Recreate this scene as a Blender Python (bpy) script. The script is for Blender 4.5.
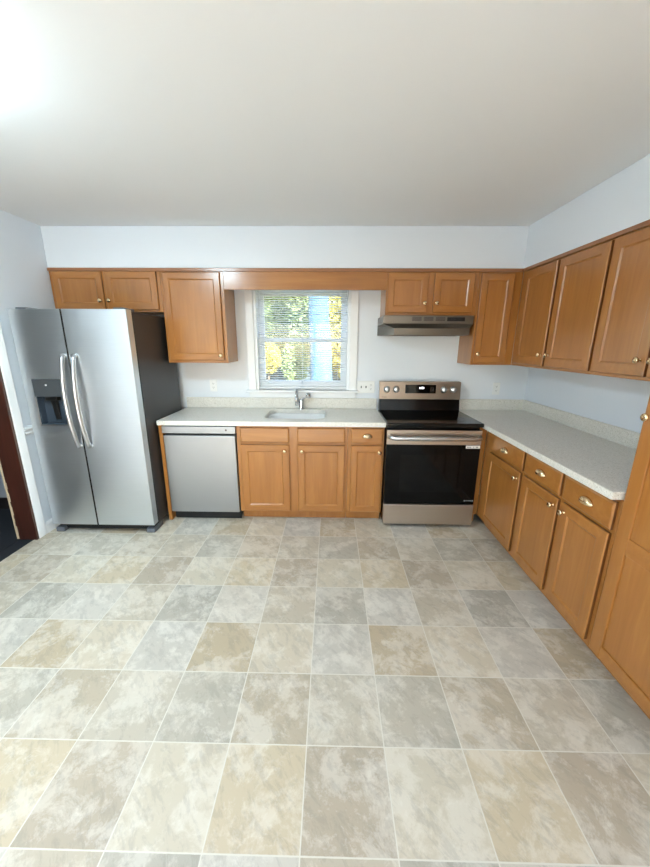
import bpy, bmesh, math, random
from mathutils import Vector, Matrix

for o in list(bpy.data.objects):
    bpy.data.objects.remove(o, do_unlink=True)
SC = bpy.context.scene
COL = SC.collection
PI = math.pi
random.seed(7)

# ------------------------------------------------------------------ camera
def cam_basis(pitch, yaw, roll):
    cp, sp, cy, sy = math.cos(pitch), math.sin(pitch), math.cos(yaw), math.sin(yaw)
    w = Vector((sy*cp, cy*cp, -sp)); r = Vector((cy, -sy, 0)); u = r.cross(w)
    c, s = math.cos(roll), math.sin(roll)
    return r*c + u*s, u*c - r*s, w
cd = bpy.data.cameras.new('camera'); cam = bpy.data.objects.new('camera', cd); COL.objects.link(cam)
R_, U_, W_ = cam_basis(0.254913065, -0.0164996399, 0.00544013965)
M_ = Matrix((R_, U_, -W_)).transposed().to_4x4(); M_.translation = Vector((0.0824896496, -2.52827117, 1.53390273))
cam.matrix_world = M_
cd.sensor_fit = 'HORIZONTAL'; cd.sensor_width = 36.0; cd.lens = 344.714914*36.0/650.0
cd.clip_start = 0.02; cd.clip_end = 500
SC.camera = cam

# ------------------------------------------------------------------ sky, sun, exposure
LAMP_STRENGTH = 55.0
LAMP_COLOR = (0.66, 0.89, 1.0)
SKY_STRENGTH = 0.44
SUN_STRENGTH = 19.0
world = bpy.data.worlds.new('world'); SC.world = world; world.use_nodes = True
wn = world.node_tree
sky = wn.nodes.new('ShaderNodeTexSky'); sky.sky_type = 'NISHITA'; sky.sun_disc = False
sky.sun_elevation = math.radians(42); sky.sun_rotation = math.radians(155)
wn.links.new(sky.outputs[0], wn.nodes['Background'].inputs[0]); wn.nodes['Background'].inputs[1].default_value = SKY_STRENGTH
sd = bpy.data.lights.new('sun', 'SUN'); sd.energy = SUN_STRENGTH; sd.angle = 0.01; sd.color = (1, .98, .96)
so = bpy.data.objects.new('sun', sd); COL.objects.link(so); so.location = (2, -6, 9)
so.rotation_euler = Vector((0.35, -0.75, 0.75)).to_track_quat('Z', 'Y').to_euler()
SC.view_settings.view_transform = 'Standard'; SC.view_settings.look = 'None'
SC.view_settings.exposure = 1.26; SC.view_settings.gamma = 1.0; SC.view_settings.use_curve_mapping = False

# ------------------------------------------------------------------ materials
def lin(c):
    return tuple((v/12.92 if v <= .04045 else ((v+.055)/1.055)**2.4) for v in [x/255 for x in c]) + (1,)
MATS = {}
class NT:
    def __init__(s, name):
        s.m = bpy.data.materials.new(name); s.m.use_nodes = True; s.t = s.m.node_tree; s.b = s.t.nodes['Principled BSDF']; MATS[name] = s.m
    def n(s, kind, **kw):
        x = s.t.nodes.new('ShaderNode'+kind)
        for k, v in kw.items(): setattr(x, k, v)
        return x
    def l(s, a, b): s.t.links.new(a, b)
    def put(s, sock, v):
        if hasattr(v, 'is_linked') or isinstance(v, bpy.types.NodeSocket): s.l(v, sock)
        else: sock.default_value = v
    def math(s, op, a, b=None, c=None):
        x = s.n('Math', operation=op); s.put(x.inputs[0], a)
        if b is not None: s.put(x.inputs[1], b)
        if c is not None: s.put(x.inputs[2], c)
        return x.outputs[0]
    def mix(s, f, a, b, mode='MIX'):
        x = s.n('Mix', data_type='RGBA', blend_type=mode); s.put(x.inputs[0], f); s.put(x.inputs[6], a); s.put(x.inputs[7], b); return x.outputs[2]
    def noise(s, scale, vec=None, detail=3, rough=.5, dist=0):
        x = s.n('TexNoise'); x.inputs['Scale'].default_value = scale; x.inputs['Detail'].default_value = detail
        x.inputs['Roughness'].default_value = rough; x.inputs['Distortion'].default_value = dist
        if vec is not None: s.l(vec, x.inputs['Vector'])
        return x.outputs['Fac']
    def ramp(s, f, stops):
        x = s.n('ValToRGB'); e = x.color_ramp.elements
        while len(e) < len(stops): e.new(.5)
        for i, (p, c) in enumerate(stops): e[i].position = p; e[i].color = c
        s.l(f, x.inputs[0]); return x.outputs[0]
    def obj(s, scale=(1, 1, 1)):
        t = s.n('TexCoord'); m = s.n('Mapping'); m.inputs['Scale'].default_value = scale; s.l(t.outputs['Object'], m.inputs[0]); return m.outputs[0]
    def bump(s, h, strength=.1, dist=.002):
        x = s.n('Bump'); x.inputs['Strength'].default_value = strength; x.inputs['Distance'].default_value = dist; s.l(h, x.inputs['Height']); s.l(x.outputs[0], s.b.inputs['Normal'])
    def set(s, **kw):
        for k, v in kw.items(): s.put(s.b.inputs[k.replace('_', ' ')], v)
        return s

def plain(name, rgb, rough=.5, metal=0, **kw):
    m = NT(name); m.set(Base_Color=lin(rgb), Roughness=rough, Metallic=metal)
    for k, v in kw.items(): m.put(m.b.inputs[k.replace('_', ' ')], v)
    return m.m

def paint(name, rgb, rough=.6):
    m = NT(name); v = m.obj(); f = m.noise(90, v, 2)
    m.set(Base_Color=m.mix(m.noise(1.3, v), lin(rgb), lin([c*.985 for c in rgb])), Roughness=rough); m.bump(f, .04, .001)
paint('wall_paint', (230, 236, 243)); paint('ceiling_paint', (237, 240, 242), .8); paint('trim_white', (240, 242, 244), .35)
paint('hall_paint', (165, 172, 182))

def wood(name, axis, ca, cb, cc, rough=.32):
    m = NT(name)
    sc = [9, 9, 9]; sc[axis] = .9; s2 = [55, 55, 55]; s2[axis] = 2.2
    n1 = m.noise(2.2, m.obj(sc), 4, .55, .6); n2 = m.noise(2.0, m.obj(s2), 3, .6); n3 = m.noise(5, m.obj(), 2, .5)
    c = m.ramp(n1, [(.3, lin(ca)), (.55, lin(cb)), (.75, lin(cc))])
    c = m.mix(m.math('MULTIPLY', n2, .35), c, lin([x*.82 for x in ca]))
    c = m.mix(m.math('MULTIPLY', n3, .25), c, lin([min(255, x*1.06) for x in cc]))
    m.set(Base_Color=c, Roughness=rough, Coat_Weight=.5, Coat_Roughness=.18); m.bump(n2, .03, .001)
WA, WB, WC = (158, 99, 42), (171, 111, 51), (182, 124, 60)
edge_shade = (112, 66, 28)  # door and drawer sides: stained edge tone, darkened further to stand for shade
plain('maple_edge_shade', edge_shade, .45); wood('maple_vertical', 2, WA, WB, WC); wood('maple_across', 0, WA, WB, WC); wood('maple_deep', 1, WA, WB, WC)
wood('dark_jamb', 2, (52, 24, 16), (66, 32, 22), (78, 40, 28), .45)
wood('old_bark', 2, (42, 76, 100), (54, 92, 118), (62, 102, 130), .9)
wood('tree_bark', 2, (70, 62, 52), (100, 90, 78), (125, 115, 100), .9)
wood('fence_wood', 0, (34, 52, 56), (48, 66, 70), (58, 76, 80), .9)

def steel(name, rgb, rough, axis):
    m = NT(name); s = [160, 160, 160]; s[axis] = 1.5
    f = m.noise(3, m.obj(s), 2); r = m.math('MULTIPLY_ADD', f, .12, rough-.06)
    m.set(Base_Color=m.mix(f, lin([c*.94 for c in rgb]), lin(rgb)), Metallic=1.0, Roughness=r); m.bump(f, .015, .0005)
steel('steel_door', (220, 227, 233), .38, 0); steel('steel_warm', (204, 190, 176), .32, 0); steel('steel_panel', (176, 178, 180), .40, 0)
steel('steel_hood', (132, 126, 119), .36, 0)
plain('steel_handle', (206, 208, 210), .30, 1); plain('chrome', (205, 208, 212), .1, 1); plain('nickel', (226, 200, 160), .2, 1)
plain('cabinet_grey', (62, 63, 66), .38, .35); plain('grey_plastic', (92, 97, 104), .4); plain('black_plastic', (14, 14, 15), .4); plain('slot_black', (8, 8, 9), .6)
plain('dispenser_blue', (58, 68, 80), .25); plain('dispenser_panel', (90, 95, 100), .25, .4)
plain('black_glass', (6, 6, 7), .08, 0, Specular_IOR_Level=.35); plain('oven_glass', (5, 5, 6), .09, 0, Specular_IOR_Level=.25); plain('black_enamel', (9, 9, 10), .18)
plain('burner_mark', (34, 34, 36), .15); plain('white_plastic', (238, 240, 240), .35); plain('slot_grey', (120, 124, 126), .5)
plain('sticker_white', (240, 236, 230), .5); plain('mark_grey', (150, 150, 150), .5); plain('mark_dark', (88, 80, 74), .5)
plain('sink_white', (246, 246, 244), .18); plain('vinyl_white', (236, 240, 243), .4); plain('blind_white', (236, 241, 245), .45, 0, Subsurface_Weight=0.0)
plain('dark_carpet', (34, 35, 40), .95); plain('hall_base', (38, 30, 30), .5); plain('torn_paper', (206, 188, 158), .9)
plain('yard_ground', (122, 122, 88), .95)

m = NT('laminate'); v = m.obj()
vo = m.n('TexVoronoi'); vo.inputs['Scale'].default_value = 260; m.l(v, vo.inputs['Vector'])
sp = m.n('Separate' + 'Color'); m.l(vo.outputs['Color'], sp.inputs[0])
c = m.ramp(sp.outputs[0], [(.0, lin((190, 183, 170))), (.12, lin((220, 217, 208))), (.45, lin((233, 229, 220))), (.9, lin((242, 239, 232)))])
m.set(Base_Color=m.mix(m.math('MULTIPLY', m.noise(60, v, 4), .3), c, lin((190, 184, 172))), Roughness=.3)

# glazing: clear pane with a faint mirror
m = NT('glazing'); tr = m.n('BsdfTransparent'); gl = m.n('BsdfGlossy'); gl.inputs['Roughness'].default_value = .02
mx = m.n('MixShader'); mx.inputs[0].default_value = .06; m.l(tr.outputs[0], mx.inputs[1]); m.l(gl.outputs[0], mx.inputs[2])
m.l(mx.outputs[0], m.t.nodes['Material Output'].inputs[0])
# lamp diffuser, clock digits
m = NT('lamp_diffuser'); m.set(Base_Color=(.9, .9, .9, 1), Emission_Color=LAMP_COLOR + (1,), Emission_Strength=LAMP_STRENGTH)
m = NT('clock_digits'); m.set(Base_Color=(.05, .05, .05, 1), Emission_Color=(.95, .98, 1, 1), Emission_Strength=4.0)

def leafmat(name, a, b):
    m = NT(name); g = m.n('ObjectInfo'); f = m.noise(1.7, m.obj(), 2)
    c = m.ramp(f, [(.3, lin(a)), (.7, lin(b))]); m.set(Base_Color=c, Roughness=.7)
    tl = m.n('BsdfTranslucent'); m.l(c, tl.inputs[0]); mx = m.n('MixShader'); mx.inputs[0].default_value = .45
    m.l(m.b.outputs[0], mx.inputs[1]); m.l(tl.outputs[0], mx.inputs[2]); m.l(mx.outputs[0], m.t.nodes['Material Output'].inputs[0])
leafmat('leaf_green', (92, 120, 72), (146, 162, 108)); leafmat('leaf_yellow', (150, 140, 36), (190, 182, 86)); leafmat('leaf_pale', (96, 108, 76), (140, 142, 112))

# floor: sheet vinyl printed with slate tiles, a twelve-tile repeat; grout from position, tone per tile from the mesh
T = 0.3048
m = NT('vinyl_slate')
at = m.n('Attribute', attribute_name='tile_tone'); sd_ = m.n('Attribute', attribute_name='tile_seed')
pos = m.n('TexCoord').outputs['Object']
off = m.n('VectorMath', operation='SCALE'); m.l(sd_.outputs['Vector'], off.inputs[0]); off.inputs['Scale'].default_value = 37.0
pv = m.n('VectorMath', operation='ADD'); m.l(pos, pv.inputs[0]); m.l(off.outputs[0], pv.inputs[1]); P = pv.outputs[0]
rot = m.n('VectorRotate', rotation_type='Z_AXIS'); m.l(P, rot.inputs['Vector']); rot.inputs['Angle'].default_value = .9
st = m.n('Mapping'); st.inputs['Scale'].default_value = (1, 2.4, 1); m.l(rot.outputs[0], st.inputs[0])
n1 = m.noise(6, P, 8, .74, .3); n2 = m.noise(11, st.outputs[0], 7, .74, .4); n3 = m.noise(3.0, P, 2); n4 = m.noise(12, P, 7, .76, .5)
c = at.outputs['Color']
c = m.mix(m.ramp(n1, [(.47, (0, 0, 0, 1)), (.56, (1, 1, 1, 1))]), c, m.mix(.38, c, lin((238, 232, 220))))
c = m.mix(m.ramp(n2, [(.50, (0, 0, 0, 1)), (.59, (.85, .85, .85, 1))]), c, m.mix(.27, c, lin((132, 125, 116))))
c = m.mix(m.ramp(n3, [(.4, (0, 0, 0, 1)), (.7, (.6, .6, .6, 1))]), c, m.mix(.3, c, lin((216, 198, 172))))
c = m.mix(m.ramp(n4, [(.56, (0, 0, 0, 1)), (.66, (.42, .42, .42, 1))]), c, lin((230, 224, 211)))
sx = m.n('SeparateXYZ'); m.l(pos, sx.inputs[0])
def edge(o):
    f = m.math('FRACT', m.math('DIVIDE', o, T)); return m.math('MINIMUM', f, m.math('SUBTRACT', 1.0, f))
d = m.math('MINIMUM', edge(sx.outputs[0]), edge(sx.outputs[1]))
d = m.math('ADD', d, m.math('MULTIPLY', m.math('SUBTRACT', m.noise(60, pos, 2), .5), .006))
g = m.math('LESS_THAN', d, .0070)
c = m.mix(g, c, lin((220, 214, 201)))
m.set(Base_Color=c, Specular_IOR_Level=.35, Roughness=m.math('MULTIPLY_ADD', n2, .2, .40)); m.bump(m.math('SUBTRACT', n1, m.math('MULTIPLY', g, .6)), .12, .003)

# ------------------------------------------------------------------ mesh helpers
class MB:
    def __init__(s, T=None): s.v = []; s.f = []; s.mi = []; s.sm = []; s.T = T
    def add(s, verts, faces, mi=0, smooth=False):
        b = len(s.v)
        for p in verts:
            p = Vector(p); s.v.append(s.T(p) if s.T else p)
        for f in faces: s.f.append([b+i for i in f]); s.mi.append(mi); s.sm.append(smooth)
        return s
    def box(s, x0, x1, y0, y1, z0, z1, mi=0):
        return s.add([(x0,y0,z0),(x1,y0,z0),(x1,y1,z0),(x0,y1,z0),(x0,y0,z1),(x1,y0,z1),(x1,y1,z1),(x0,y1,z1)],
                     [(0,3,2,1),(4,5,6,7),(0,1,5,4),(1,2,6,5),(2,3,7,6),(3,0,4,7)], mi)
    def loft(s, loops, cap0=True, cap1=True, mi=0, smooth=False, closed=True, mis=None):
        n = len(loops[0]); vs = [p for L in loops for p in L]; fs = []; base = len(s.f)
        for i in range(len(loops)-1):
            for j in range(n if closed else n-1):
                k = (j+1) % n; fs.append((i*n+j, i*n+k, (i+1)*n+k, (i+1)*n+j))
        if cap0: fs.append(tuple(range(n))[::-1])
        if cap1: fs.append(tuple(range((len(loops)-1)*n, len(loops)*n)))
        return s.add(vs, fs, mi, smooth)
    def prism(s, prof, axis, a0, a1, mi=0, smooth=False):
        def put(p, a):
            q = list(p); q.insert(axis, a); return tuple(q)
        return s.loft([[put(p, a0) for p in prof], [put(p, a1) for p in prof]], mi=mi, smooth=smooth)
    def lathe(s, prof, o, d, n=20, mi=0, cap0=True, cap1=True):
        d = Vector(d).normalized(); a = d.orthogonal().normalized(); b = d.cross(a); o = Vector(o)
        return s.loft([[o + d*h + (a*math.cos(2*PI*k/n) + b*math.sin(2*PI*k/n))*max(r, 1e-4) for k in range(n)] for r, h in prof], cap0, cap1, mi, True)
    def tube(s, pts, r, n=10, mi=0, flat=1.0):
        pts = [Vector(p) for p in pts]; loops = []; ref = None
        for i, p in enumerate(pts):
            t = (pts[min(i+1, len(pts)-1)] - pts[max(i-1, 0)]).normalized()
            a = t.orthogonal().normalized() if ref is None else (ref - t*ref.dot(t)).normalized()
            ref = a; b = t.cross(a); rr = r[i] if isinstance(r, (list, tuple)) else r
            loops.append([p + a*math.cos(2*PI*k/n)*rr + b*math.sin(2*PI*k/n)*rr*flat for k in range(n)])
        return s.loft(loops, True, True, mi, True)
    def build(s, name, mats, parent=None, bevel=0, seg=2):
        org = parent_world(parent) if parent else Vector((0, 0, 0))
        me = bpy.data.meshes.new(name); me.from_pydata([p - org for p in s.v], [], s.f)
        for mm in (mats if isinstance(mats, (list, tuple)) else [mats]): me.materials.append(MATS[mm])
        for p, a, b in zip(me.polygons, s.mi, s.sm): p.material_index = a; p.use_smooth = b
        bm = bmesh.new(); bm.from_mesh(me); bmesh.ops.recalc_face_normals(bm, faces=bm.faces); bm.to_mesh(me); bm.free()
        ob = bpy.data.objects.new(name, me); COL.objects.link(ob)
        if parent: ob.parent = parent
        if bevel:
            md = ob.modifiers.new('bevel', 'BEVEL'); md.width = bevel; md.segments = seg; md.limit_method = 'ANGLE'; md.angle_limit = math.radians(40)
        return ob
def parent_world(o):
    p = Vector(o.location)
    while o.parent: o = o.parent; p = p + Vector(o.location)
    return p
def tag(o, label=None, cat=None, group=None, kind=None):
    for k, v in (('label', label), ('category', cat), ('group', group), ('kind', kind)):
        if v: o[k] = v
    return o
def thing(name, loc, label, cat, group=None):
    o = bpy.data.objects.new(name, None); o.empty_display_size = .1; COL.objects.link(o); o.location = loc
    return tag(o, label, cat, group)
def struct(mb, name, mats, parent=None, bevel=0):
    o = mb.build(name, mats, parent, bevel)
    if not parent: o['kind'] = 'structure'
    return o
def rrect(cx, cy, hx, hy, r, n=6):
    """rounded rectangle loop, and the same count of points on the plain rectangle"""
    out = []
    for (sx, sy, a0) in ((1, 1, 0), (-1, 1, 90), (-1, -1, 180), (1, -1, 270)):
        for k in range(n+1):
            a = math.radians(a0 + 90*k/n); out.append((cx + sx*(hx-r) + r*math.cos(a), cy + sy*(hy-r) + r*math.sin(a)))
    return out

# ------------------------------------------------------------------ the room
XL, XR, YB, YF, ZC = -2.268, 1.975, 0.852, -4.7, 2.44
TL = .16
TH = .13
tones = {  # (row mod 4, column) -> slate tone; the sheet repeats every 3 by 4 tiles with a step
 (0,0):(184,176,160),(0,1):(186,172,150),(0,2):(194,183,164),
 (1,0):(204,193,172),(1,1):(202,186,158),(1,2):(182,168,148),
 (2,0):(178,171,157),(2,1):(204,196,183),(2,2):(192,180,160),
 (3,0):(196,189,177),(3,1):(188,171,144),(3,2):(204,191,169)}
rng = random.Random(3); seeds = {k: (rng.random(), rng.random(), rng.random()) for k in tones}
mb = MB(); cols = []
for c_ in range(-8, 7):
    for r_ in range(-3, 16):
        x0, x1 = max(c_*T, XL-.02), min((c_+1)*T, XR+.02); y1, y0 = min(-r_*T, YB+.02), max(-(r_+1)*T, YF-.02)
        if x1-x0 < .001 or y1-y0 < .001: continue
        mb.add([(x0,y0,0),(x1,y0,0),(x1,y1,0),(x0,y1,0)], [(0,1,2,3)]); cols.append(((r_ % 4), (c_ - r_//4) % 3))
fl = struct(mb, 'floor', 'vinyl_slate'); me = fl.data
ca = me.color_attributes.new('tile_tone', 'FLOAT_COLOR', 'CORNER'); sa = me.color_attributes.new('tile_seed', 'FLOAT_COLOR', 'CORNER')
for p, k in zip(me.polygons, cols):
    for li in p.loop_indices: ca.data[li].color = lin(tones[k]); sa.data[li].color = seeds[k] + (1,)
struct(MB().box(XL-.3, XR+.3, YF-.3, YB+.3, -.12, -.004), 'floor_slab', 'dark_carpet')
struct(MB().box(XL-TH, XR+TH, YF-TH, YB+TH, ZC, ZC+.15), 'ceiling', 'ceiling_paint')
WX0, WX1, WZ0, WZ1 = -.652, .262, 1.093, 2.045      # window opening
mb = MB().box(XL-TH, WX0, YB, YB+TH, 0, ZC).box(WX1, XR+TH, YB, YB+TH, 0, ZC).box(WX0, WX1, YB, YB+TH, 0, WZ0).box(WX0, WX1, YB, YB+TH, WZ1, ZC)
struct(mb, 'wall_back', 'wall_paint')
struct(MB().box(XR, XR+TH, YF, YB, 0, ZC), 'wall_right', 'wall_paint')
DY0, DY1, DZ = -1.04, -.092, 2.06                   # doorway in the wall beside the refrigerator
LY0, LY1, LZ0, LZ1 = -4.2, -2.5, .95, 2.1  # opening for the added daylight window
mb = MB().box(XL-TL+.02, XL, DY1, YB, 0, ZC).box(XL-TL+.02, XL, LY1, DY0, 0, ZC).box(XL-TL+.02, XL, DY0, DY1, DZ, ZC)
mb.box(XL-TL+.02, XL, YF, LY0, 0, ZC).box(XL-TL+.02, XL, LY0, LY1, 0, LZ0).box(XL-TL+.02, XL, LY0, LY1, LZ1, ZC)
struct(mb, 'wall_left', 'wall_paint')
# wall behind the camera, with a glazed patio door added to let in daylight
FX0, FX1, FZ0, FZ1 = -1.7, 1.0, .02, 2.08
mb = MB().box(XL-TH, FX0, YF-TH, YF, 0, ZC).box(FX1, XR+TH, YF-TH, YF, 0, ZC).box(FX0, FX1, YF-TH, YF, 0, FZ0).box(FX0, FX1, YF-TH, YF, FZ1, ZC)
struct(mb, 'wall_front', 'wall_paint')
# soffit above the wall cabinets
SY, SX, SZ = .53, 1.625, 2.125
struct(MB().box(XL, XR, SY, YB, SZ, ZC), 'soffit_wall_back', 'wall_paint', bevel=.006)
struct(MB().box(SX, XR, YF, SY, SZ, ZC), 'soffit_wall_right', 'wall_paint', bevel=.006)
# skirting and chair rail on the doorway wall
base_prof = [(0, 0), (.014, 0), (.014, .075), (.008, .092), (0, .095)]
mb = MB()
for a, b in ((DY1+.075, YB), (YF, DY0-.075)): mb.prism([(XL+x, z) for x, z in base_prof], 1, a, b)
struct(mb, 'baseboard_left', 'trim_white')
rail_prof = [(0, .838), (.012, .842), (.018, .852), (.012, .862), (.014, .872), (.024, .884), (.022, .898), (0, .902)]
mb = MB()
for a, b in ((DY1+.075, YB), (YF, DY0-.075)): mb.prism([(XL+x, z) for x, z in rail_prof], 1, a, b)
struct(mb, 'trim_1', 'trim_white')
# doorway: white casing, dark jamb with torn wallboard paper, hall beyond
dr = tag(thing('door_1', (XL, (DY0+DY1)/2, 0), 'open doorway with white casing and dark wood jamb beside the refrigerator', 'doorway'), kind='structure')
mb = MB().box(XL, XL+.018, DY1+.002, DY1+.072, 0, DZ+.07).box(XL, XL+.018, DY0-.072, DY0-.002, 0, DZ+.07).box(XL, XL+.018, DY0-.002, DY1+.002, DZ, DZ+.07)
mb.build('casing', 'trim_white', dr, .004)
JX = XL-TL+.025
mb = MB().box(JX, XL+.012, DY1-.02, DY1+.001, .001, DZ-.02).box(JX, XL+.012, DY0-.001, DY0+.02, .001, DZ-.02).box(JX, XL+.012, DY0, DY1, DZ-.02, DZ)
mb.build('jamb', 'dark_jamb', dr, .002)
mb = MB(); z = .01; rg = random.Random(5)
while z < 1.05:
    h = rg.uniform(.02, .05); w = rg.uniform(.001, .012) if rg.random() < .75 else .0005
    mb.box(JX-.012, JX-.012+.006+w, DY1-.024, DY1-.016, z, z+h); z += h
o = mb.build('torn_edge', 'torn_paper', dr); o['label'] = 'ragged cream wallboard paper along the jamb'
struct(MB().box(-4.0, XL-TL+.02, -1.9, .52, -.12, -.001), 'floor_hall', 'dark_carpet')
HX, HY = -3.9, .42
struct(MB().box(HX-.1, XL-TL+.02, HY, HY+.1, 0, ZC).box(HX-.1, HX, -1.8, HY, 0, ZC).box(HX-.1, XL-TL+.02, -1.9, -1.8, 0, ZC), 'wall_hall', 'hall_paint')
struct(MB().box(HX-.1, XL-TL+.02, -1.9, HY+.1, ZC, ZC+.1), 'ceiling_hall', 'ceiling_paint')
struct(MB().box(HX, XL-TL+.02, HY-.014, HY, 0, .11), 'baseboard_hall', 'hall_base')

# window over the sink
WY = YB
wd = tag(thing('window_1', ((WX0+WX1)/2, YB, WZ0), 'white double hung window above the sink', 'window'), kind='structure')
mb = MB().box(WX0-.068, WX0+.004, WY-.018, WY, WZ0, WZ1+.07).box(WX1-.004, WX1+.068, WY-.018, WY, WZ0, WZ1+.07).box(WX0-.068, WX1+.068, WY-.0185, WY, WZ1-.004, WZ1+.072)
mb.build('casing', 'trim_white', wd, .004)
MB().box(WX0-.09, WX1+.09, WY-.045, WY+.03, WZ0-.022, WZ0).build('stool', 'trim_white', wd, .005)
MB().box(WX0-.065, WX1+.065, WY-.016, WY, WZ0-.075, WZ0-.022).build('apron', 'trim_white', wd, .003)
mb = MB().box(WX0, WX0+.03, WY, WY+TH, WZ0, WZ1).box(WX1-.03, WX1, WY, WY+TH, WZ0, WZ1).box(WX0+.03, WX1-.03, WY, WY+TH, WZ1-.03, WZ1).box(WX0+.03, WX1-.03, WY+.03, WY+TH, WZ0, WZ0+.03)
mb.build('frame', 'vinyl_white', wd, .002)
def sash(z0, z1, y, rails):
    a, b = WX0+.03, WX1-.03; st = .058; lo, hi = rails
    mb = MB().box(a, a+st, y, y+.028, z0, z1).box(b-st, b, y, y+.028, z0, z1).box(a+st, b-st, y, y+.028, z0, z0+lo).box(a+st, b-st, y, y+.028, z1-hi, z1)
    s_ = mb.build('sash', 'vinyl_white', wd, .003)
    MB().box(a+st-.005, b-st+.005, y+.012, y+.016, z0+lo-.005, z1-hi+.005).build('pane', 'glazing', s_)
sash(WZ0+.03, 1.575, WY+.058, (.055, .03)); sash(1.555, WZ1-.03, WY+.09, (.03, .05))
# unseen patio door behind the camera, added to brighten the room
w2 = tag(thing('added_door_2', ((FX0+FX1)/2, YF, FZ0), 'wide glazed patio door added for daylight in the unseen wall facing the sink', 'patio door'), kind='structure')
mb = MB()
for x in (FX0, (FX0+FX1)/2-.03, FX1-.06): mb.box(x, x+.06, YF-.09, YF-.03, FZ0, FZ1)
mb.box(FX0, FX1, YF-.09, YF-.03, FZ0, FZ0+.06).box(FX0, FX1, YF-.09, YF-.03, FZ1-.06, FZ1)
mb.build('frame', 'vinyl_white', w2)
MB().box(FX0+.05, FX1-.05, YF-.062, YF-.058, FZ0+.05, FZ1-.05).build('pane', 'glazing', w2)

# unseen window added behind the camera to brighten the right wall
w3 = tag(thing('added_window_2', (XL, (LY0+LY1)/2, LZ0), 'white window added for daylight in the doorway wall, farther along past the doorway', 'window'), kind='structure')
mb = MB()
for y in (LY0, (LY0+LY1)/2-.025, LY1-.05): mb.box(XL-.10, XL-.04, y, y+.05, LZ0, LZ1)
mb.box(XL-.10, XL-.04, LY0, LY1, LZ0, LZ0+.05).box(XL-.10, XL-.04, LY0, LY1, LZ1-.05, LZ1).build('frame', 'vinyl_white', w3)
MB().box(XL-.072, XL-.068, LY0+.04, LY1-.04, LZ0+.04, LZ1-.04).build('pane', 'glazing', w3)

# ------------------------------------------------------------------ cabinets
def back_T(front):                 # u along the wall, v = distance out of the front plane
    return lambda p: Vector((p.x, front - p.y, p.z))
def right_T(front):                # u grows towards the camera
    return lambda p: Vector((front - p.y, -p.x, p.z))
WV = ['maple_vertical', 'maple_across', 'maple_edge_shade']
def door_mb(F, u0, u1, z0, z1, fr=.056, th=.019, rec=.007):
    mb = MB(F)
    def L(i, v): return [(u0+i, v, z0+i), (u1-i, v, z0+i), (u1-i, v, z1-i), (u0+i, v, z1-i)]
    L0, L1, L2, L3, L4, L5 = L(0, .0015), L(0, th-.005), L(.005, th), L(fr, th), L(fr+.009, th-rec), L(fr+.013, th-rec)
    mb.add(L0, [(0, 1, 2, 3)])
    for a, b in ((L0, L1), (L1, L2), (L2, L3), (L3, L4)):
        for j in range(4):
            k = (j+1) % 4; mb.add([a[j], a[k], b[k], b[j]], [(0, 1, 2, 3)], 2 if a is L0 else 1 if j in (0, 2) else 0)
    mb.add(L4, [(0, 1, 2, 3)])
    return weld(mb)
def weld(mb):
    idx = {}; remap = []
    vs = []
    for p in mb.v:
        k = (round(p.x, 6), round(p.y, 6), round(p.z, 6))
        if k not in idx: idx[k] = len(vs); vs.append(p)
        remap.append(idx[k])
    mb.v = vs; mb.f = [[remap[i] for i in f] for f in mb.f]; return mb
def knob(F, u, z, v0, parent):
    a = F(Vector((u, v0, z))); d = (F(Vector((u, v0+1, z))) - a)
    MB().lathe([(.009, 0), (.009, .002), (.005, .004), (.005, .012), (.0145, .017), (.0172, .022), (.014, .028), (.004, .030)], a, d, 16).build('knob', 'nickel', parent)
def cup_pull(F, u, z, v0, parent, w=.044, h=.030, out=.026):
    mb = MB(F); rows = []
    for i in range(7):
        a = PI/2*i/6                 # from the wall at the top down and out to the lip
        rows.append([(u + w*math.cos(PI*j/14)*(1-.0*i), v0 + .0015 + out*math.sin(a)*math.sin(PI*j/14), z + h*(math.cos(a)*1.0*math.sin(PI*j/14) - .45)) for j in range(15)])
    mb.loft(rows, False, False, 0, True, closed=False)
    lip = [(p[0], p[1], p[2]-.004) for p in rows[-1]]; mb.loft([rows[-1], lip], False, False, 0, True, closed=False)
    o = mb.build('pull', 'nickel', parent); md = o.modifiers.new('shell', 'SOLIDIFY'); md.thickness = .002
def add_door(F, cab, u0, u1, z0, z1, k=None, fr=.056):
    d = door_mb(F, u0, u1, z0, z1, fr).build('door', WV, cab)
    if k: knob(F, k[0], k[1], .019, d)
    return d
def add_drawer(F, cab, u0, u1, z0, z1, pull=None, name='drawer'):
    mb = MB(F)
    def L(i, v): return [(u0+i, v, z0+i), (u1-i, v, z0+i), (u1-i, v, z1-i), (u0+i, v, z1-i)]
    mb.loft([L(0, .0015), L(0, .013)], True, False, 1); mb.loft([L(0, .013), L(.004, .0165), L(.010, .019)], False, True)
    d = weld(mb).build(name, ['maple_across', 'maple_edge_shade'], cab)
    if pull: cup_pull(F, pull[0], pull[1], .019, d)
    return d
def face_frame(F, cab, stiles, rails, v0=-.019, v1=0):
    mb = MB(F)
    for u0, u1, z0, z1 in stiles: mb.box(u0, u1, v0, v1, z0, z1, 0)
    for u0, u1, z0, z1 in rails: mb.box(u0, u1, v0, v1-.0004, z0, z1, 1)
    mb.build('face_frame', WV, cab, .0012, 1)
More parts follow.
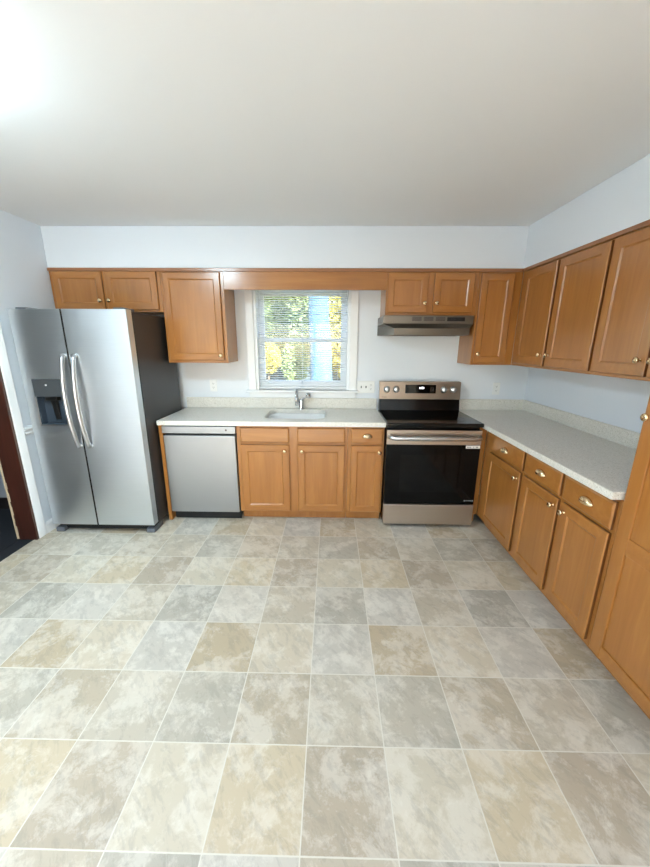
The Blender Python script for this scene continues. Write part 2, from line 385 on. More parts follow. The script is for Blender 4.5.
def base_cab(F, cab, u0, u1, depth, stile_us, z0=.095, z1=.873, mid=(.70, .738)):
    mb = MB(F)
    mb.box(u0, u0+.016, -depth, -.0195, z0, z1).box(u1-.016, u1, -depth, -.0195, z0, z1).box(u0+.016, u1-.016, -depth, -.0195, z0, z0+.016).box(u0+.016, u1-.016, -depth, -depth+.01, z0, z1)
    mb.box(u0+.016, u1-.016, -.06, -.0195, z1-.018, z1)
    mb.box(u0, u1, -depth, -.075, .001, z0); mb.build('carcass', 'maple_vertical', cab)
    face_frame(F, cab, [(a, b, z0, z1) for a, b in stile_us],
               [(stile_us[i][1], stile_us[i+1][0], a, b) for i in range(len(stile_us)-1) for a, b in ((z0, z0+.03), mid, (z1-.03, z1))])
def wall_cab(F, cab, u0, u1, z0, z1, depth, stile_us):
    MB(F).box(u0, u1, -depth, -.0195, z0, z1).build('carcass', 'maple_vertical', cab, .001, 1)
    face_frame(F, cab, [(a, b, z0, z1) for a, b in stile_us],
               [(stile_us[i][1], stile_us[i+1][0], a, b) for i in range(len(stile_us)-1) for a, b in ((z0, z0+.03), (z1-.05, z1))])

# --- base run under the window
FB = .245; F = back_T(FB); DB = YB-FB-.002
cab = thing('sink_cabinet', (-.24, FB, 0), 'wide honey maple base cabinet under the sink, two doors and blank fronts', 'cabinet')
base_cab(F, cab, -.703, .226, DB, [(-.703, -.655), (-.275, -.178), (.190, .226)])
add_door(F, cab, -.672, -.262, .11, .712, (-.300, .662)); add_door(F, cab, -.193, .204, .11, .712, (-.155, .662))
add_drawer(F, cab, -.670, -.262, .732, .858, name='false_front'); add_drawer(F, cab, -.193, .204, .732, .858, name='false_front')
cab = thing('base_cabinet', (.38, FB, 0), 'narrow honey maple base cabinet between the sink cabinet and the range', 'cabinet')
base_cab(F, cab, .228, .530, DB, [(.228, .268), (.500, .530)])
add_door(F, cab, .255, .516, .11, .712, (.490, .658), .05); add_drawer(F, cab, .255, .516, .732, .858, (.388, .802))
mb = MB().box(-1.353, -1.322, FB-.005, YB-.002, .001, .873)
tag(mb.build('end_panel', 'maple_vertical', None, .0015), 'maple side panel standing between the refrigerator and the dishwasher', 'panel')
# --- base run on the right wall
XF = 1.369; FR_ = right_T(XF); DR = XR-XF-.002
cab = thing('base_cabinet', (XF, .07, 0), 'one-drawer maple base cabinet under the long greyish countertop, at its range end', 'cabinet')
base_cab(FR_, cab, -.235, .366, DR, [(-.235, -.12), (.330, .366)])
add_door(FR_, cab, -.130, .344, .115, .704, (.314, .655)); add_drawer(FR_, cab, -.155, .354, .722, .857, (.118, .797))
cab = thing('base_cabinet', (XF, -.75, 0), 'wider maple base cabinet with two drawers and two doors, beside the tall pantry', 'cabinet')
base_cab(FR_, cab, .368, 1.116, DR, [(.368, .400), (.725, .792), (1.080, 1.116)])
add_door(FR_, cab, .384, .742, .115, .704, (.712, .655)); add_drawer(FR_, cab, .377, .739, .722, .857, (.562, .797))
add_door(FR_, cab, .776, 1.101, .115, .704, (.806, .655)); add_drawer(FR_, cab, .766, 1.102, .722, .857, (.944, .797))
mb = MB().box(1.304, XF-.001, FB-.004, FB+.018, .095, .873).box(1.304, XF-.001, FB+.05, FB+.065, .001, .095).box(1.304, XF-.001, FB+.018, FB+.065, .095, .11)
tag(mb.build('filler_panel', 'maple_vertical'), 'narrow maple filler strip beside the range, by the inside corner', 'panel')
# --- pantry
cab = thing('pantry_cabinet', (XF, -1.42, 0), 'tall maple pantry cabinet at the near end of the countertop', 'cabinet')
PU0, PU1 = 1.1185, 1.73
mb = MB(FR_).box(PU0, PU1, -DR, -.0195, .095, 2.12).box(PU0, PU1, -DR, -.075, .001, .095); mb.build('carcass', 'maple_vertical', cab, .0015, 1)
face_frame(FR_, cab, [(PU0, PU0+.036, .095, 2.12), (PU1-.036, PU1, .095, 2.12)], [(PU0+.036, PU1-.036, a, b) for a, b in ((.095, .125), (1.30, 1.34), (2.07, 2.12))])
def two_panel(z0, z1, zm, k):
    u0, u1 = PU0+.022, PU1-.022; F = FR_; mb = MB(F); th = .019; fr = .062
    mb.box(u0, u0+fr, .0015, th, z0, z1, 0).box(u1-fr, u1, .0015, th, z0, z1, 0)
    spans = [z0, z1] if zm is None else [z0, zm, z1]
    rails = [(z0, z0+fr), (z1-fr, z1)] + ([] if zm is None else [(zm-fr*.62, zm+fr*.62)])
    for a, b in rails: mb.box(u0+fr, u1-fr, .0015, th-.0003, a, b, 1)
    mb.box(u0+fr, u1-fr, .0015, th-.008, z0+fr, z1-fr, 0)
    d = mb.build('door', WV, cab, .003, 2); knob(F, u0+.026, k, th, d)
two_panel(.115, 1.31, .70, 1.257); two_panel(1.33, 2.09, None, 1.42)

# --- wall cabinets
UF = .53; F = back_T(UF); DU = YB-UF-.002
TOPZ = 2.122
cab = thing('wall_cabinet', (-1.79, YB, 1.785), 'short maple wall cabinet with two doors above the refrigerator', 'cabinet')
wall_cab(F, cab, -2.264, -1.340, 1.785, TOPZ, DU, [(-2.264, -2.20), (-1.835, -1.785), (-1.378, -1.340)])
add_door(F, cab, -2.232, -1.822, 1.803, 2.100, (-1.848, 1.872), .05); add_door(F, cab, -1.799, -1.367, 1.803, 2.100, (-1.772, 1.872), .05)
cab = thing('wall_cabinet', (-1.08, YB, 1.37), 'single-door maple wall cabinet hanging beside the window', 'cabinet')
wall_cab(F, cab, -1.338, -.815, 1.366, TOPZ, DU, [(-1.338, -1.30), (-.856, -.815)])
add_door(F, cab, -1.317, -.842, 1.390, 2.094, (-.870, 1.43), .05)
tag(MB().box(-.8145, .5305, UF+.001, UF+.02, 1.965, TOPZ-.001).build('valance_board', 'maple_across', None, .0015), 'plain maple valance board bridging the cabinets above the window', 'valance')
cab = thing('wall_cabinet', (.89, YB, 1.762), 'short maple wall cabinet with two doors above the range hood', 'cabinet')
wall_cab(F, cab, .531, 1.281, 1.768, TOPZ, DU, [(.531, .555), (.855, .935), (1.235, 1.281)])
add_door(F, cab, .540, .871, 1.788, 2.094, (.846, 1.860), .05); add_door(F, cab, .920, 1.247, 1.788, 2.094, (.945, 1.860), .05)
cab = thing('wall_cabinet', (1.45, YB, 1.37), 'narrow full-height maple wall cabinet in the corner beside the range hood', 'cabinet')
wall_cab(F, cab, 1.283, 1.6345, 1.364, TOPZ, DU, [(1.283, 1.315), (1.545, 1.6345)])
add_door(F, cab, 1.299, 1.565, 1.383, 2.094, (1.325, 1.455), .05)
FX = 1.635; FU = right_T(FX); DUR = XR-FX-.002
cab = thing('wall_cabinet', (XR, .04, 1.37), 'two-door maple wall cabinet by the inside corner, knobs side by side', 'cabinet')
wall_cab(FU, cab, -.5292, .412, 1.364, TOPZ, DUR, [(-.5292, -.44), (-.085, -.005), (.378, .412)])
add_door(FU, cab, -.465, -.062, 1.383, 2.094, (-.091, 1.462)); add_door(FU, cab, -.030, .400, 1.383, 2.094, (-.001, 1.462))
cab = thing('wall_cabinet', (XR, -.78, 1.37), 'maple wall cabinet above the counter end nearest the tall pantry', 'cabinet')
wall_cab(FU, cab, .414, 1.115, 1.364, TOPZ, DUR, [(.414, .45), (.77, .82), (1.08, 1.115)])
add_door(FU, cab, .426, .784, 1.383, 2.094, (.752, 1.462)); add_door(FU, cab, .802, 1.104, 1.383, 2.094, (.832, 1.462))
# dark moulding strip along the top of the wall cabinets
mb = MB().box(-2.266, FX-.012, UF-.012, UF-.0005, 2.103, 2.128).box(FX-.012, FX-.0005, -1.115, UF-.0005, 2.103, 2.128)
wood('moulding_brown', 0, (142, 92, 54), (156, 102, 62), (168, 112, 70))
struct(mb, 'trim_2', 'moulding_brown', bevel=.003)

# ------------------------------------------------------------------ countertops, sink, faucet
CZ0, CZ1 = .876, .914
CX0, CX1, CY0 = -1.350, .534, .212
ct = thing('countertop', ((CX0+CX1)/2, YB, CZ0), 'speckled off-white countertop holding the sink under the window', 'countertop')
SCX, SCY, SHX, SHY = -.232, .555, .262, .212
hole = rrect(SCX, SCY, SHX, SHY, .085, 6)
outer = []
for q in range(4):
    pts = hole[q*7:(q+1)*7]; sx_, sy_ = ((1, 1), (-1, 1), (-1, -1), (1, -1))[q]
    ox = CX1 if sx_ > 0 else CX0; oy = YB-.002 if sy_ > 0 else CY0
    for k, (x, y) in enumerate(pts):
        first_on_x = q in (0, 2)     # arc starts on the x side for these corners
        if k == 3: outer.append((ox, oy))
        elif (k < 3) == first_on_x: outer.append((ox, y))
        else: outer.append((x, oy))
mb = MB(); Lp = lambda P, z: [(x, y, z) for x, y in P]
n = len(hole); hb = Lp(hole, CZ0); ht = Lp(hole, CZ1-.004); ht2 = Lp(rrect(SCX, SCY, SHX+.004, SHY+.004, .088, 6), CZ1); ot = Lp(outer, CZ1); ob_ = Lp(outer, CZ0)
for a, b in ((hb, ht), (ht, ht2), (ht2, ot), (ot, ob_), (ob_, hb)): mb.loft([a, b], False, False)
weld(mb).build('slab', 'laminate', ct, .004)
MB().box(-1.345, CX1-.002, YB-.021, YB-.002, CZ1+.0005, 1.016).build('backsplash', 'laminate', ct, .003)
ct = thing('countertop', ((1.308+XR)/2, YB, CZ0), 'long greyish speckled countertop running from the corner to the pantry', 'countertop')
MB().box(1.316, XR-.002, -1.116, YB-.002, CZ0, CZ1).build('slab', 'laminate', ct, .004)
MB().box(1.322, XR-.002, YB-.021, YB-.002, CZ1+.0005, 1.016).box(XR-.021, XR-.002, -1.115, YB-.021, CZ1+.0005, 1.016).build('backsplash', 'laminate', ct, .003)
# sink
sk = thing('sink', (SCX, SCY, .70), 'white oblong sink basin let into the countertop below the window', 'sink')
mb = MB(); loops = []
for dz, ins, r in ((-.0395, -.018, .10), (-.0395, .004, .085), (-.06, .006, .085), (-.19, .022, .08), (-.207, .035, .075), (-.212, .06, .06)):
    loops.append(Lp(rrect(SCX, SCY, SHX-ins, SHY-ins, r, 6), CZ1+dz))
mb.loft(loops, False, True, 0, True)
o = mb.build('basin', 'sink_white', sk); md = o.modifiers.new('shell', 'SOLIDIFY'); md.thickness = .005; md.offset = -1
MB().lathe([(.042, 0), (.042, .003), (.030, .004), (.026, .001)], (SCX, SCY, CZ1-.2115), (0, 0, 1), 24).build('drain', 'chrome', sk)
# faucet
FXc, FYc = -.205, .792
fa = thing('faucet', (FXc, FYc, CZ1), 'chrome single-lever faucet behind the sink', 'faucet')
MB().lathe([(.030, 0), (.030, .006), (.024, .012), (.021, .03), (.020, .085), (.017, .098), (.006, .104)], (FXc, FYc, CZ1), (0, 0, 1), 24).build('body', 'chrome', fa)
sp_ = []
for k in range(15):
    t = k/14; a = PI*1.02*t
    sp_.append((FXc-.018-.022*t, FYc-.012-.075*(1-math.cos(a))*.9, CZ1+.075+.125*math.sin(a)**.8*(1) if a < PI/2 else CZ1+.115+.085*math.sin(a)))
spt = MB().tube([(FXc-.012, FYc, CZ1+.03), (FXc-.028, FYc-.004, CZ1+.06)] + [(FXc-.036, FYc-.006-.062*(1-math.cos(PI*k/12)), CZ1+.10+.098*math.sin(PI*k/12)) for k in range(13)] + [(FXc-.036, FYc-.13, CZ1+.075)], .0105, 12).build('spout', 'chrome', fa)
MB().lathe([(.0135, 0), (.0135, .03), (.010, .032)], (FXc-.036, FYc-.13, CZ1+.055), (0, 0, 1), 16).build('spray_head', 'chrome', spt)
lv = MB().tube([(FXc+.004, FYc-.004, CZ1+.085), (FXc+.03, FYc-.012, CZ1+.11), (FXc+.060, FYc-.02, CZ1+.130)], [.012, .009, .008], 12).build('lever', 'chrome', fa)
MB().lathe([(.012, -.014), (.025, -.006), (.028, .004), (.018, .016), (.006, .02)], (FXc+.070, FYc-.026, CZ1+.136), (.4, -.8, .3), 20).build('lever_cap', 'chrome', lv)

# ------------------------------------------------------------------ refrigerator
RX0, RX1, RS = -2.208, -1.364, -1.830      # sides and the seam between the doors
RYF, RYB = .006, .75
fr = thing('refrigerator', ((RX0+RX1)/2, RYB, 0), 'stainless steel side-by-side refrigerator with water dispenser', 'refrigerator')
MB().box(RX0+.004, RX1-.004, RYF+.085, RYB, .045, 1.750).build('cabinet', 'cabinet_grey', fr, .005)
MB().box(RX0+.02, RX1-.02, RYF+.045, RYF+.09, .018, .070).build('base_grille', 'black_plastic', fr)
for a in (RX0+.006, RX1-.076):
    mb = MB().prism([(RYF+.012, .001), (RYF+.16, .001), (RYF+.16, .046), (RYF+.012, .038)], 0, a, a+.07); mb.build('foot', 'grey_plastic', fr, .004)
for a in (RX0+.03, RX1-.11): MB().box(a, a+.08, RYF+.03, RYF+.17, 1.7515, 1.775).build('hinge_cover', 'grey_plastic', fr, .006)
MB().box(RX0+.02, RX1-.02, RYF+.0685, RYF+.0845, .08, 1.745).box(RS-.0033, RS+.0033, RYF+.0015, RYF+.068, .078, 1.758).build('gasket_seam_shade', 'slot_black', fr)  # gasket, plus a black strip standing for shade in the door seam
DX0, DX1, DZ0, DZ1 = -2.130, -1.925, .925, 1.262   # dispenser opening in the freezer door
def fridge_door(x0, x1, seam, hole=None):
    z0, z1 = .075, 1.762; y0, y1 = RYF, RYF+.068; mb = MB()
    def prof(x, e): return x
    # slightly rounded front: chamfered loops
    def ring(i, y): return [(x0+i, y, z0+i), (x1-i, y, z0+i), (x1-i, y, z1-i), (x0+i, y, z1-i)]
    rings = [ring(0, y1), ring(0, y0+.004), ring(.0012, y0+.0012), ring(.003, y0)]
    mb.add(rings[0], [(0, 1, 2, 3)])
    for a, b in zip(rings, rings[1:]):
        for j in range(4): k = (j+1) % 4; mb.add([a[j], a[k], b[k], b[j]], [(0, 1, 2, 3)], 1 if j == seam else 0)  # seam-side faces coloured black for the shade between the doors
    if hole is None: mb.add(rings[-1], [(0, 1, 2, 3)])
    if hole:
        a, b, c, d = hole; H = [(a, y0, c), (b, y0, c), (b, y0, d), (a, y0, d)]
        mb.loft([rings[-1], H], False, False); mb.loft([H, [(x, y1-.004, z) for x, _, z in H]], False, True)
    return weld(mb).build('door', ['steel_door', 'slot_black'], fr)
d1 = fridge_door(RX0, RS-.0035, 1, (DX0, DX1, DZ0, DZ1)); d2 = fridge_door(RS+.0035, RX1, 3)
def fridge_handle(x, door):
    pts = []; N = 22
    for k in range(N+1):
        t = k/N; pts.append((x, RYF-.014-.052*math.sin(PI*t)**.75, 1.448-.70*t))
    mb = MB().tube(pts, [.0155]*(N+1), 12, flat=.8)
    for z in (1.440, .756): mb.lathe([(.017, 0), (.015, .022)], (x, RYF+.0005, z), (0, -1, 0), 14)
    mb.build('handle', 'steel_handle', door)
fridge_handle(RS-.030, d1); fridge_handle(RS+.052, d2)
dp = MB().box(DX0-.008, DX1+.008, RYF-.003, RYF+.006, DZ1-.125, DZ1+.008).build('dispenser_panel', 'dispenser_panel', d1, .003)
mb = MB().box(DX0, DX0+.006, RYF+.001, RYF+.062, DZ0, DZ1-.125).box(DX1-.006, DX1, RYF+.001, RYF+.062, DZ0, DZ1-.125).box(DX0, DX1, RYF+.056, RYF+.063, DZ0, DZ1-.125).box(DX0, DX1, RYF+.001, RYF+.062, DZ0, DZ0+.008)
mb.build('dispenser_recess', 'dispenser_blue', d1)
mb = MB().box(DX0-.01, DX0, RYF-.003, RYF+.004, DZ0-.01, DZ1-.125).box(DX1, DX1+.01, RYF-.003, RYF+.004, DZ0-.01, DZ1-.125).box(DX0-.01, DX1+.01, RYF-.004, RYF+.004, DZ0-.012, DZ0)
mb.build('dispenser_rim', 'steel_handle', d1, .001)
mb = MB().box(-2.075, -1.985, RYF+.012, RYF+.055, 1.105, 1.145); mb.prism([(RYF+.02, 1.11), (RYF+.05, 1.11), (RYF+.05, .955), (RYF+.044, .955)], 0, -2.045, -2.005)
mb.build('dispenser_paddle', 'black_plastic', d1, .003)
mb = MB().lathe([(.007, 0), (.007, .003)], (-2.035, RYF-.003, 1.225), (0, -1, 0), 12)
mb.build('indicator_dot', 'white_plastic', d1)

# ------------------------------------------------------------------ dishwasher
WX_0, WX_1, DWY = -1.316, -.706, .222
dw = thing('dishwasher', ((WX_0+WX_1)/2, YB-.03, 0), 'stainless steel dishwasher set under the countertop beside the refrigerator', 'dishwasher')
MB().box(WX_0+.01, WX_1-.008, DWY+.065, YB-.06, .09, .868).build('tub', 'slot_black', dw)
MB().box(WX_0+.01, WX_1-.004, DWY+.055, DWY+.075, .006, .115).box(WX_0+.02, WX_1-.02, DWY+.075, YB-.06, .001, .09).build('kick_plate', 'black_plastic', dw)
dd = MB().box(WX_0+.004, WX_1-.004, DWY, DWY+.05, .092, .788).build('door', 'steel_panel', dw, .005)
cp_ = MB().box(WX_0-.002, WX_1+.002, DWY-.004, DWY+.05, .806, .866).build('control_panel', 'steel_panel', dw, .004)
MB().box(WX_0+.012, WX_1-.012, DWY+.03, DWY+.049, .786, .808).build('handle_recess', 'slot_black', dw)
MB().lathe([(.008, 0), (.008, .003), (.006, .004)], (-.782, DWY-.004, .838), (0, -1, 0), 14).build('power_button', 'mark_dark', cp_)
mb = MB()
for k in range(7): mb.box(-.905+k*.0145, -.898+k*.0145, DWY-.0052, DWY-.0038, .834, .8385)
mb.build('control_marks', 'mark_grey', cp_)

# ------------------------------------------------------------------ range
GX0, GX1, GYF, GYB = .538, 1.300, .170, .805
rg_ = thing('range', ((GX0+GX1)/2, GYB, 0), 'freestanding electric range with black glass oven door and steel trim', 'range')
MB().box(GX0+.003, GX1-.003, GYF+.045, GYB, .03, .893).build('body', 'black_enamel', rg_, .003)
for x in (GX0+.05, GX1-.05):
    for y in (GYF+.09, GYB-.06): MB().lathe([(.018, 0), (.018, .01), (.011, .012), (.011, .034)], (x, y, .0005), (0, 0, 1), 12).build('foot', 'black_plastic', rg_)
ck = MB().box(GX0-.004, GX1+.004, GYF-.012, GYB-.075, .893, .925).build('cooktop', 'black_glass', rg_, .006)
mb = MB()
for x, y, r in ((.735, .345, .10), (1.10, .345, .115), (.735, .615, .08), (1.10, .615, .08), (.92, .66, .055)):
    for rr in (r, r*.6): mb.loft([[(x+q*math.cos(2*PI*k/48), y+q*math.sin(2*PI*k/48), .9256) for k in range(48)] for q in (rr, rr-.0035)], False, False)
mb.build('burner_rings', 'burner_mark', ck)
bg = MB().prism([(GYB-.08, .920), (GYB, .920), (GYB, 1.188), (GYB-.045, 1.188), (GYB-.060, 1.025)], 0, GX0+.008, GX1+.006).build('backguard', 'black_enamel', rg_, .003)
def bgy(z): return GYB-.060 + (z-1.025)/.163*.015
mb = MB().add([(GX0+.006, bgy(1.027)-.006, 1.027), (GX1+.008, bgy(1.027)-.006, 1.027), (GX1+.008, bgy(1.190)-.006, 1.190), (GX0+.006, bgy(1.190)-.006, 1.190),
               (GX0+.006, bgy(1.027), 1.027), (GX1+.008, bgy(1.027), 1.027), (GX1+.008, GYB+.001, 1.192), (GX0+.006, GYB+.001, 1.192)],
              [(0, 1, 2, 3), (4, 5, 1, 0), (3, 2, 6, 7), (0, 3, 7, 4), (1, 5, 6, 2), (4, 7, 6, 5)])
steel('steel_bronze', (168, 152, 138), .34, 0)
cpn = mb.build('control_panel', 'steel_bronze', rg_, .002)
def panel_pt(x, z, o=.006): return (x, bgy(z)-o, z)
mb = MB().add([panel_pt(.787, 1.083, .0085), panel_pt(1.074, 1.083, .0085), panel_pt(1.074, 1.163, .0085), panel_pt(.787, 1.163, .0085),
               panel_pt(.787, 1.083, .005), panel_pt(1.074, 1.083, .005), panel_pt(1.074, 1.163, .005), panel_pt(.787, 1.163, .005)],
              [(0, 1, 2, 3), (0, 4, 5, 1), (1, 5, 6, 2), (2, 6, 7, 3), (3, 7, 4, 0)])
ds = mb.build('display', 'black_glass', cpn)
mb = MB()
for x in (.921, .931, .943, .953): mb.box(x, x+.006, bgy(1.13)-.0105, bgy(1.13)-.0085, 1.127, 1.141)
mb.build('clock_digits', 'clock_digits', ds)
mb = MB()
for j in range(4):
    for i in range(3): mb.box(1.022+i*.012, 1.028+i*.012, bgy(1.1)-.0095, bgy(1.1)-.0083, 1.095+j*.013, 1.099+j*.013)
mb.build('keypad_marks', 'mark_dark', ds)
nd = Vector((0, -1, .09))
for x in (.613, .700, 1.148, 1.236):
    k_ = MB().lathe([(.032, 0), (.031, .003), (.027, .005), (.025, .024), (.021, .028), (.003, .029)], panel_pt(x, 1.119), nd, 24).build('knob', 'steel_handle', cpn)
    y0 = bgy(1.119)-.006
    MB().box(x-.004, x+.004, y0-.036, y0-.024, 1.099, 1.142).build('grip', 'steel_handle', k_, .002)
MB().box(.570, .578, bgy(1.045)-.0068, bgy(1.045)-.0055, 1.044, 1.052).box(.583, .611, bgy(1.045)-.0068, bgy(1.045)-.0055, 1.043, 1.049).build('badge', 'mark_dark', cpn)
# oven door with handle, window and sticker
od = MB().box(GX0, GX1, GYF, GYF+.04, .222, .868).build('oven_door', 'oven_glass', rg_, .004)
MB().box(GX0+.001, GX1-.001, GYF-.0055, GYF+.02, .745, .866).build('door_trim', 'steel_warm', od, .003)
mb = MB().tube([(GX0+.02, GYF-.012, .812), (GX0+.03, GYF-.045, .812), (GX0+.06, GYF-.058, .812)] + [(GX0+.06+(GX1-GX0-.12)*k/12, GYF-.058-.006*math.sin(PI*k/12), .812) for k in range(1, 12)] + [(GX1-.06, GYF-.058, .812), (GX1-.03, GYF-.045, .812), (GX1-.02, GYF-.012, .812)], .019, 12)
for x in (GX0+.02, GX1-.02): mb.lathe([(.017, 0), (.017, .016)], (x, GYF-.005, .812), (0, -1, 0), 14)
mb.build('handle', 'steel_handle', od)
MB().box(GX0+.12, GX1-.12, GYF-.0012, GYF+.01, .33, .66).build('oven_window', 'black_glass', od)
stk = MB().box(1.182, 1.296, GYF-.0016, GYF, .716, .741).build('sticker', 'sticker_white', od)
stk['label'] = 'white sticker'
mb = MB()
for a, b in ((1.190, 1.205), (1.209, 1.222), (1.240, 1.246), (1.262, 1.280)): mb.box(a, b, GYF-.0022, GYF-.0014, .723, .732)
mb.build('sticker_print', 'mark_grey', stk)
mb = MB().box(1.215, 1.223, GYF-.0014, GYF, .251, .260).box(1.281, 1.290, GYF-.0014, GYF, .250, .262)
for k, h in enumerate((.007, .007, .006, .010, .007, .007)): mb.box(1.229+k*.0082, 1.2335+k*.0082, GYF-.0012, GYF, .252, .252+h)
lg = mb.build('lettering', 'mark_grey', od); lg['label'] = 'small pale lettering'
MB().box(GX0+.001, GX1-.001, GYF-.006, GYF+.04, .032, .214).build('storage_drawer', 'steel_warm', rg_, .004)

# ------------------------------------------------------------------ range hood
HX0, HX1 = .512, 1.260
hd = thing('range_hood', ((HX0+HX1)/2, YB, 1.60), 'stainless steel range hood under the short cabinet', 'range hood')
YH = .498
mb = MB()
A = [(HX0, YB-.003, 1.764), (HX0, YH, 1.764), (HX1, YH, 1.764), (HX1, YB-.003, 1.764)]
B = [(x, y, 1.700) for x, y, _ in A]
C_ = [(HX0, YB-.003, 1.664), (HX0+.100, YH+.03, 1.664), (HX1-.012, YH+.03, 1.664), (HX1, YB-.003, 1.664)]
D_ = [(x, y, 1.608) for x, y, _ in C_]
E_ = [(HX0+.015, YB-.012, 1.608), (HX0+.112, YH+.045, 1.608), (HX1-.024, YH+.045, 1.608), (HX1-.015, YB-.012, 1.608)]
G_ = [(x, y, 1.640) for x, y, _ in E_]
mb.loft([A, B, C_, D_, E_, G_], True, True)
weld(mb).build('shell', 'steel_hood', hd, .002)
for k in range(3):
    a = .752+k*.098; mb = MB()
    for j in range(5): mb.box(a, a+.078, YH-.0012, YH+.004, 1.722+j*.0065, 1.7255+j*.0065)
    mb.build('vent', 'slot_black', hd)
sw = MB().box(1.042, 1.188, YH-.002, YH+.004, 1.720, 1.751).build('switch_plate', 'slot_black', hd)
for a in (1.075, 1.135): MB().box(a, a+.03, YH-.007, YH-.002, 1.728, 1.744).build('switch', 'black_plastic', sw, .002)
mb = MB().box(HX0+.14, HX1-.05, YH+.08, YB-.04, 1.616, 1.639); mb.build('filter', 'steel_handle', hd, .002)

# ------------------------------------------------------------------ wall plates
def outlet(x, z, label):
    t = thing('outlet', (x, YB, z-.057), label, 'outlet')
    MB().box(x-.0355, x+.0355, YB-.006, YB, z-.058, z+.058).build('cover_plate', 'white_plastic', t, .003)
    receptacle(t, x, z)
def receptacle(t, x, z):
    for s in (-1, 1):
        r = MB().loft([[(x+.0165*math.cos(2*PI*k/20), y, z+s*.0195+max(-.0125, min(.0125, .0165*math.sin(2*PI*k/20)))) for k in range(20)] for y in (YB-.006, YB-.008)], False, True).build('receptacle', 'slot_grey' if False else 'white_plastic', t)
        mb = MB()
        for dx in (-.0065, .0055): mb.box(x+dx, x+dx+.0025, YB-.0086, YB-.0078, z+s*.0195-.001, z+s*.0195+.008)
        mb.lathe([(.0028, 0), (.0028, .0008)], (x, YB-.0078, z+s*.0195-.006), (0, -1, 0), 10); mb.build('slots', 'slot_grey', r)
outlet(-1.072, 1.130, 'white duplex outlet on the wall under the single-door cabinet, near the refrigerator')
outlet(1.686, 1.120, 'white duplex outlet on the wall beside the range, by the corner')
t = thing('switch_plate', (.425, YB, 1.06), 'wide white plate with two switches and an outlet between window and range', 'switch plate')
MB().box(.338, .508, YB-.006, YB, 1.068, 1.184).build('cover_plate', 'white_plastic', t, .003)
for x in (.378, .424): MB().prism([(YB-.005, 1.114), (YB-.016, 1.132), (YB-.014, 1.137), (YB-.005, 1.138)], 0, x-.005, x+.005).build('toggle', 'slot_grey', t)
receptacle(t, .471, 1.126)

# ------------------------------------------------------------------ window blind
bl = thing('mini_blind', ((WX0+WX1)/2, WY+.03, WZ0), 'white horizontal mini blind hanging in the window', 'blind')
bx0, bx1 = WX0+.006, WX1-.006
MB().box(bx0, bx1, WY+.008, WY+.042, WZ1-.032, WZ1-.002).build('headrail', 'blind_white', bl, .003)
mb = MB(); z = WZ1-.045; YS = WY+.026; n = 0
while z > WZ0+.05:
    L = []
    for q in range(5):
        s = -1+q*.5; L.append((YS+s*.012, z+.0016*(1-s*s)-s*.0030))
    mb.loft([[(bx0+.003, y, zz) for y, zz in L], [(bx1-.003, y, zz) for y, zz in L]], False, False, 0, True, closed=False)
    z -= .0203; n += 1
mb.build('slats', 'blind_white', bl)
MB().box(bx0+.002, bx1-.002, WY+.014, WY+.038, WZ0+.012, WZ0+.030).build('bottom_rail', 'blind_white', bl, .004)
for x in (bx0+.11, (bx0+bx1)/2, bx1-.11):
    mb = MB()
    for y in (YS-.0135, YS+.0135): mb.tube([(x, y, WZ1-.034), (x, y, WZ0+.03)], .0009, 6)
    mb.build('ladder_cord', 'blind_white', bl)
MB().tube([(bx0+.06, WY+.006, WZ1-.03), (bx0+.06, WY+.004, 1.42)], .0035, 8).build('tilt_wand', 'blind_white', bl)

# ------------------------------------------------------------------ ceiling light
LX, LY, LR = -1.33, -1.30, .17
cl = thing('ceiling_light', (LX, LY, ZC), 'bright round flush ceiling light with white dome', 'ceiling light')
MB().lathe([(LR+.004, 0), (LR+.004, .017), (LR, .018), (LR-.002, .012), (LR-.03, .012)], (LX, LY, ZC-.0005), (0, 0, -1), 40).build('base', 'white_plastic', cl)
MB().lathe([(LR-.001, .014), (LR*.985, .028), (LR*.92, .048), (LR*.75, .066), (LR*.45, .078), (.002, .082)], (LX, LY, ZC), (0, 0, -1), 40).build('diffuser', 'lamp_diffuser', cl)

# ------------------------------------------------------------------ outdoors
GZ = -.55
tag(MB().box(-40, 40, YB+TH+.15, 60, GZ-.3, GZ).build('yard_ground', 'yard_ground'), kind='structure')
def tree(name, x, y, h, tr, label, leaf, bark, crown, nleaf, size, seed, group=None):
    r = random.Random(seed); t = thing(name, (x, y, GZ), label, 'tree', group)
    MB().tube([(x+.04*math.sin(k*1.3), y, GZ+h*k/8) for k in range(9)], [tr*(1.25 if k == 0 else 1)*(1-.5*k/8) for k in range(9)], 14).build('trunk', bark, t)
    mb = MB()
    for _ in range(nleaf):
        cx, cy, cz, rx, ry, rz = r.choice(crown)
        while True:
            a, b, c = r.uniform(-1, 1), r.uniform(-1, 1), r.uniform(-1, 1)
            if a*a+b*b+c*c < 1: break
        p = Vector((x+cx+a*rx, y+cy+b*ry, cz+c*rz)); u = Vector((r.gauss(0, 1), r.gauss(0, 1), r.gauss(0, 1))).normalized(); v = u.orthogonal().normalized()
        s = size*r.uniform(.6, 1.3); mb.add([p-u*s, p+v*s*.5, p+u*s, p-v*s*.5], [(0, 1, 2, 3)])
    if nleaf: mb.build('foliage', leaf, t)
tree('tree', -.165, 5.2, 7.0, .275, 'thick pale blue-grey trunk standing just outside the window', 'leaf_pale', 'old_bark', [(0, 0, 6.0, 1.6, 1.4, .9)], 500, .10, 1)
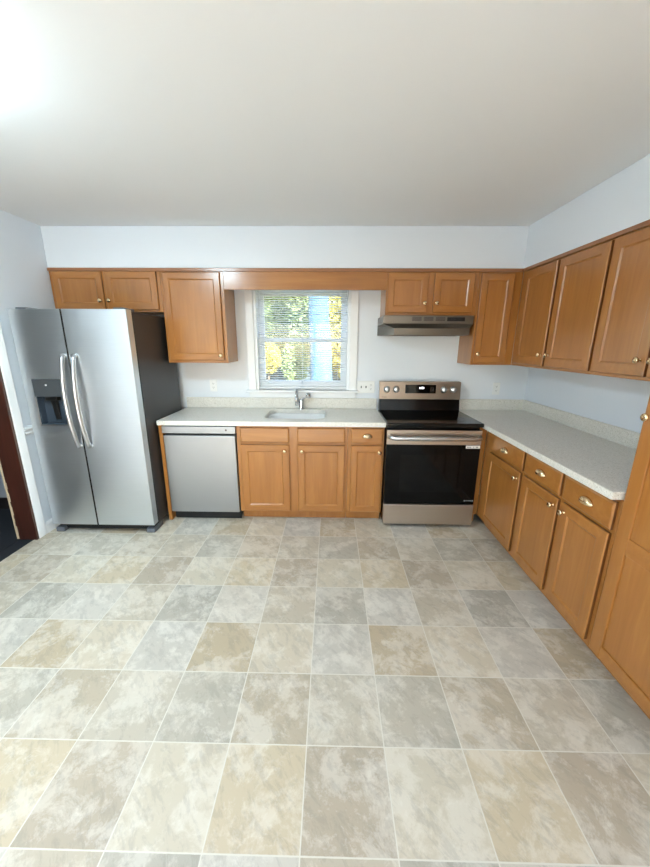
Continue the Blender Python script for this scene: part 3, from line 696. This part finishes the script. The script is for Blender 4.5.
tree('tree', .62, 6.5, 5.5, .07, 'slim tree with bright yellow leaves past the thick trunk', 'leaf_yellow', 'tree_bark', [(0, 0, 2.6, .8, .5, 1.9), (-.1, .3, 1.6, .7, .4, 1.0)], 3600, .075, 2)
tree('tree', -1.75, 8.6, 7.0, .10, 'leafy green tree filling the upper corner of the window', 'leaf_green', 'tree_bark', [(0, 0, 2.6, 1.2, .8, 1.9), (.6, -.2, 2.2, .9, .6, 1.4)], 5200, .085, 3)
tree('tree', -1.02, 10.8, 8.0, .055, 'pale leafed tree with slim dark trunk in the middle of the window', 'leaf_pale', 'tree_bark', [(0, .4, 3.0, 1.5, .8, 2.6), (.2, .4, 1.8, 1.2, .7, 1.4)], 3600, .10, 4)
tree('tree', -1.6, 6.9, 2.0, .04, 'low shrub with yellow leaves behind the lower sash', 'leaf_yellow', 'tree_bark', [(0, 0, 1.15, .34, .3, .42)], 900, .055, 5)
tree('tree', -.82, 6.2, 1.9, .04, 'pale green sapling in front of the fence', 'leaf_green', 'tree_bark', [(0, 0, 1.05, .34, .3, .6)], 1100, .05, 6)
tree('tree', 2.0, 12.0, 7.0, .14, 'green tree farther off past the yellow one', 'leaf_green', 'tree_bark', [(0, 0, 3.4, 1.6, 1.0, 2.8)], 2400, .12, 8)
r = random.Random(11); mb = MB()
for _ in range(14000):
    p = Vector((r.uniform(-14, 14), r.uniform(16, 19), GZ+r.uniform(0, 9))); u = Vector((r.gauss(0, 1), r.gauss(0, 1), r.gauss(0, 1))).normalized(); v = u.orthogonal().normalized()
    s = .3*r.uniform(.6, 1.3); mb.add([p-u*s, p+v*s*.5, p+u*s, p-v*s*.5], [(0, 1, 2, 3)])
tag(mb.build('woodland_foliage', 'leaf_pale'), 'pale sunlit woodland leaves far beyond the window', 'foliage', kind='stuff')
fn = thing('fence', (0, 7.37, GZ), 'low dark weathered fence crossing the yard behind the trunk', 'fence')
for k in range(7): MB().box(-4.2+k*1.4, -4.1+k*1.4, 7.37, 7.44, GZ, .92).build('post', 'fence_wood', fn)
for k in range(3): MB().box(-4.3, 4.4, 7.34, 7.37, .50+k*.145, .625+k*.145).build('rail', 'fence_wood', fn)
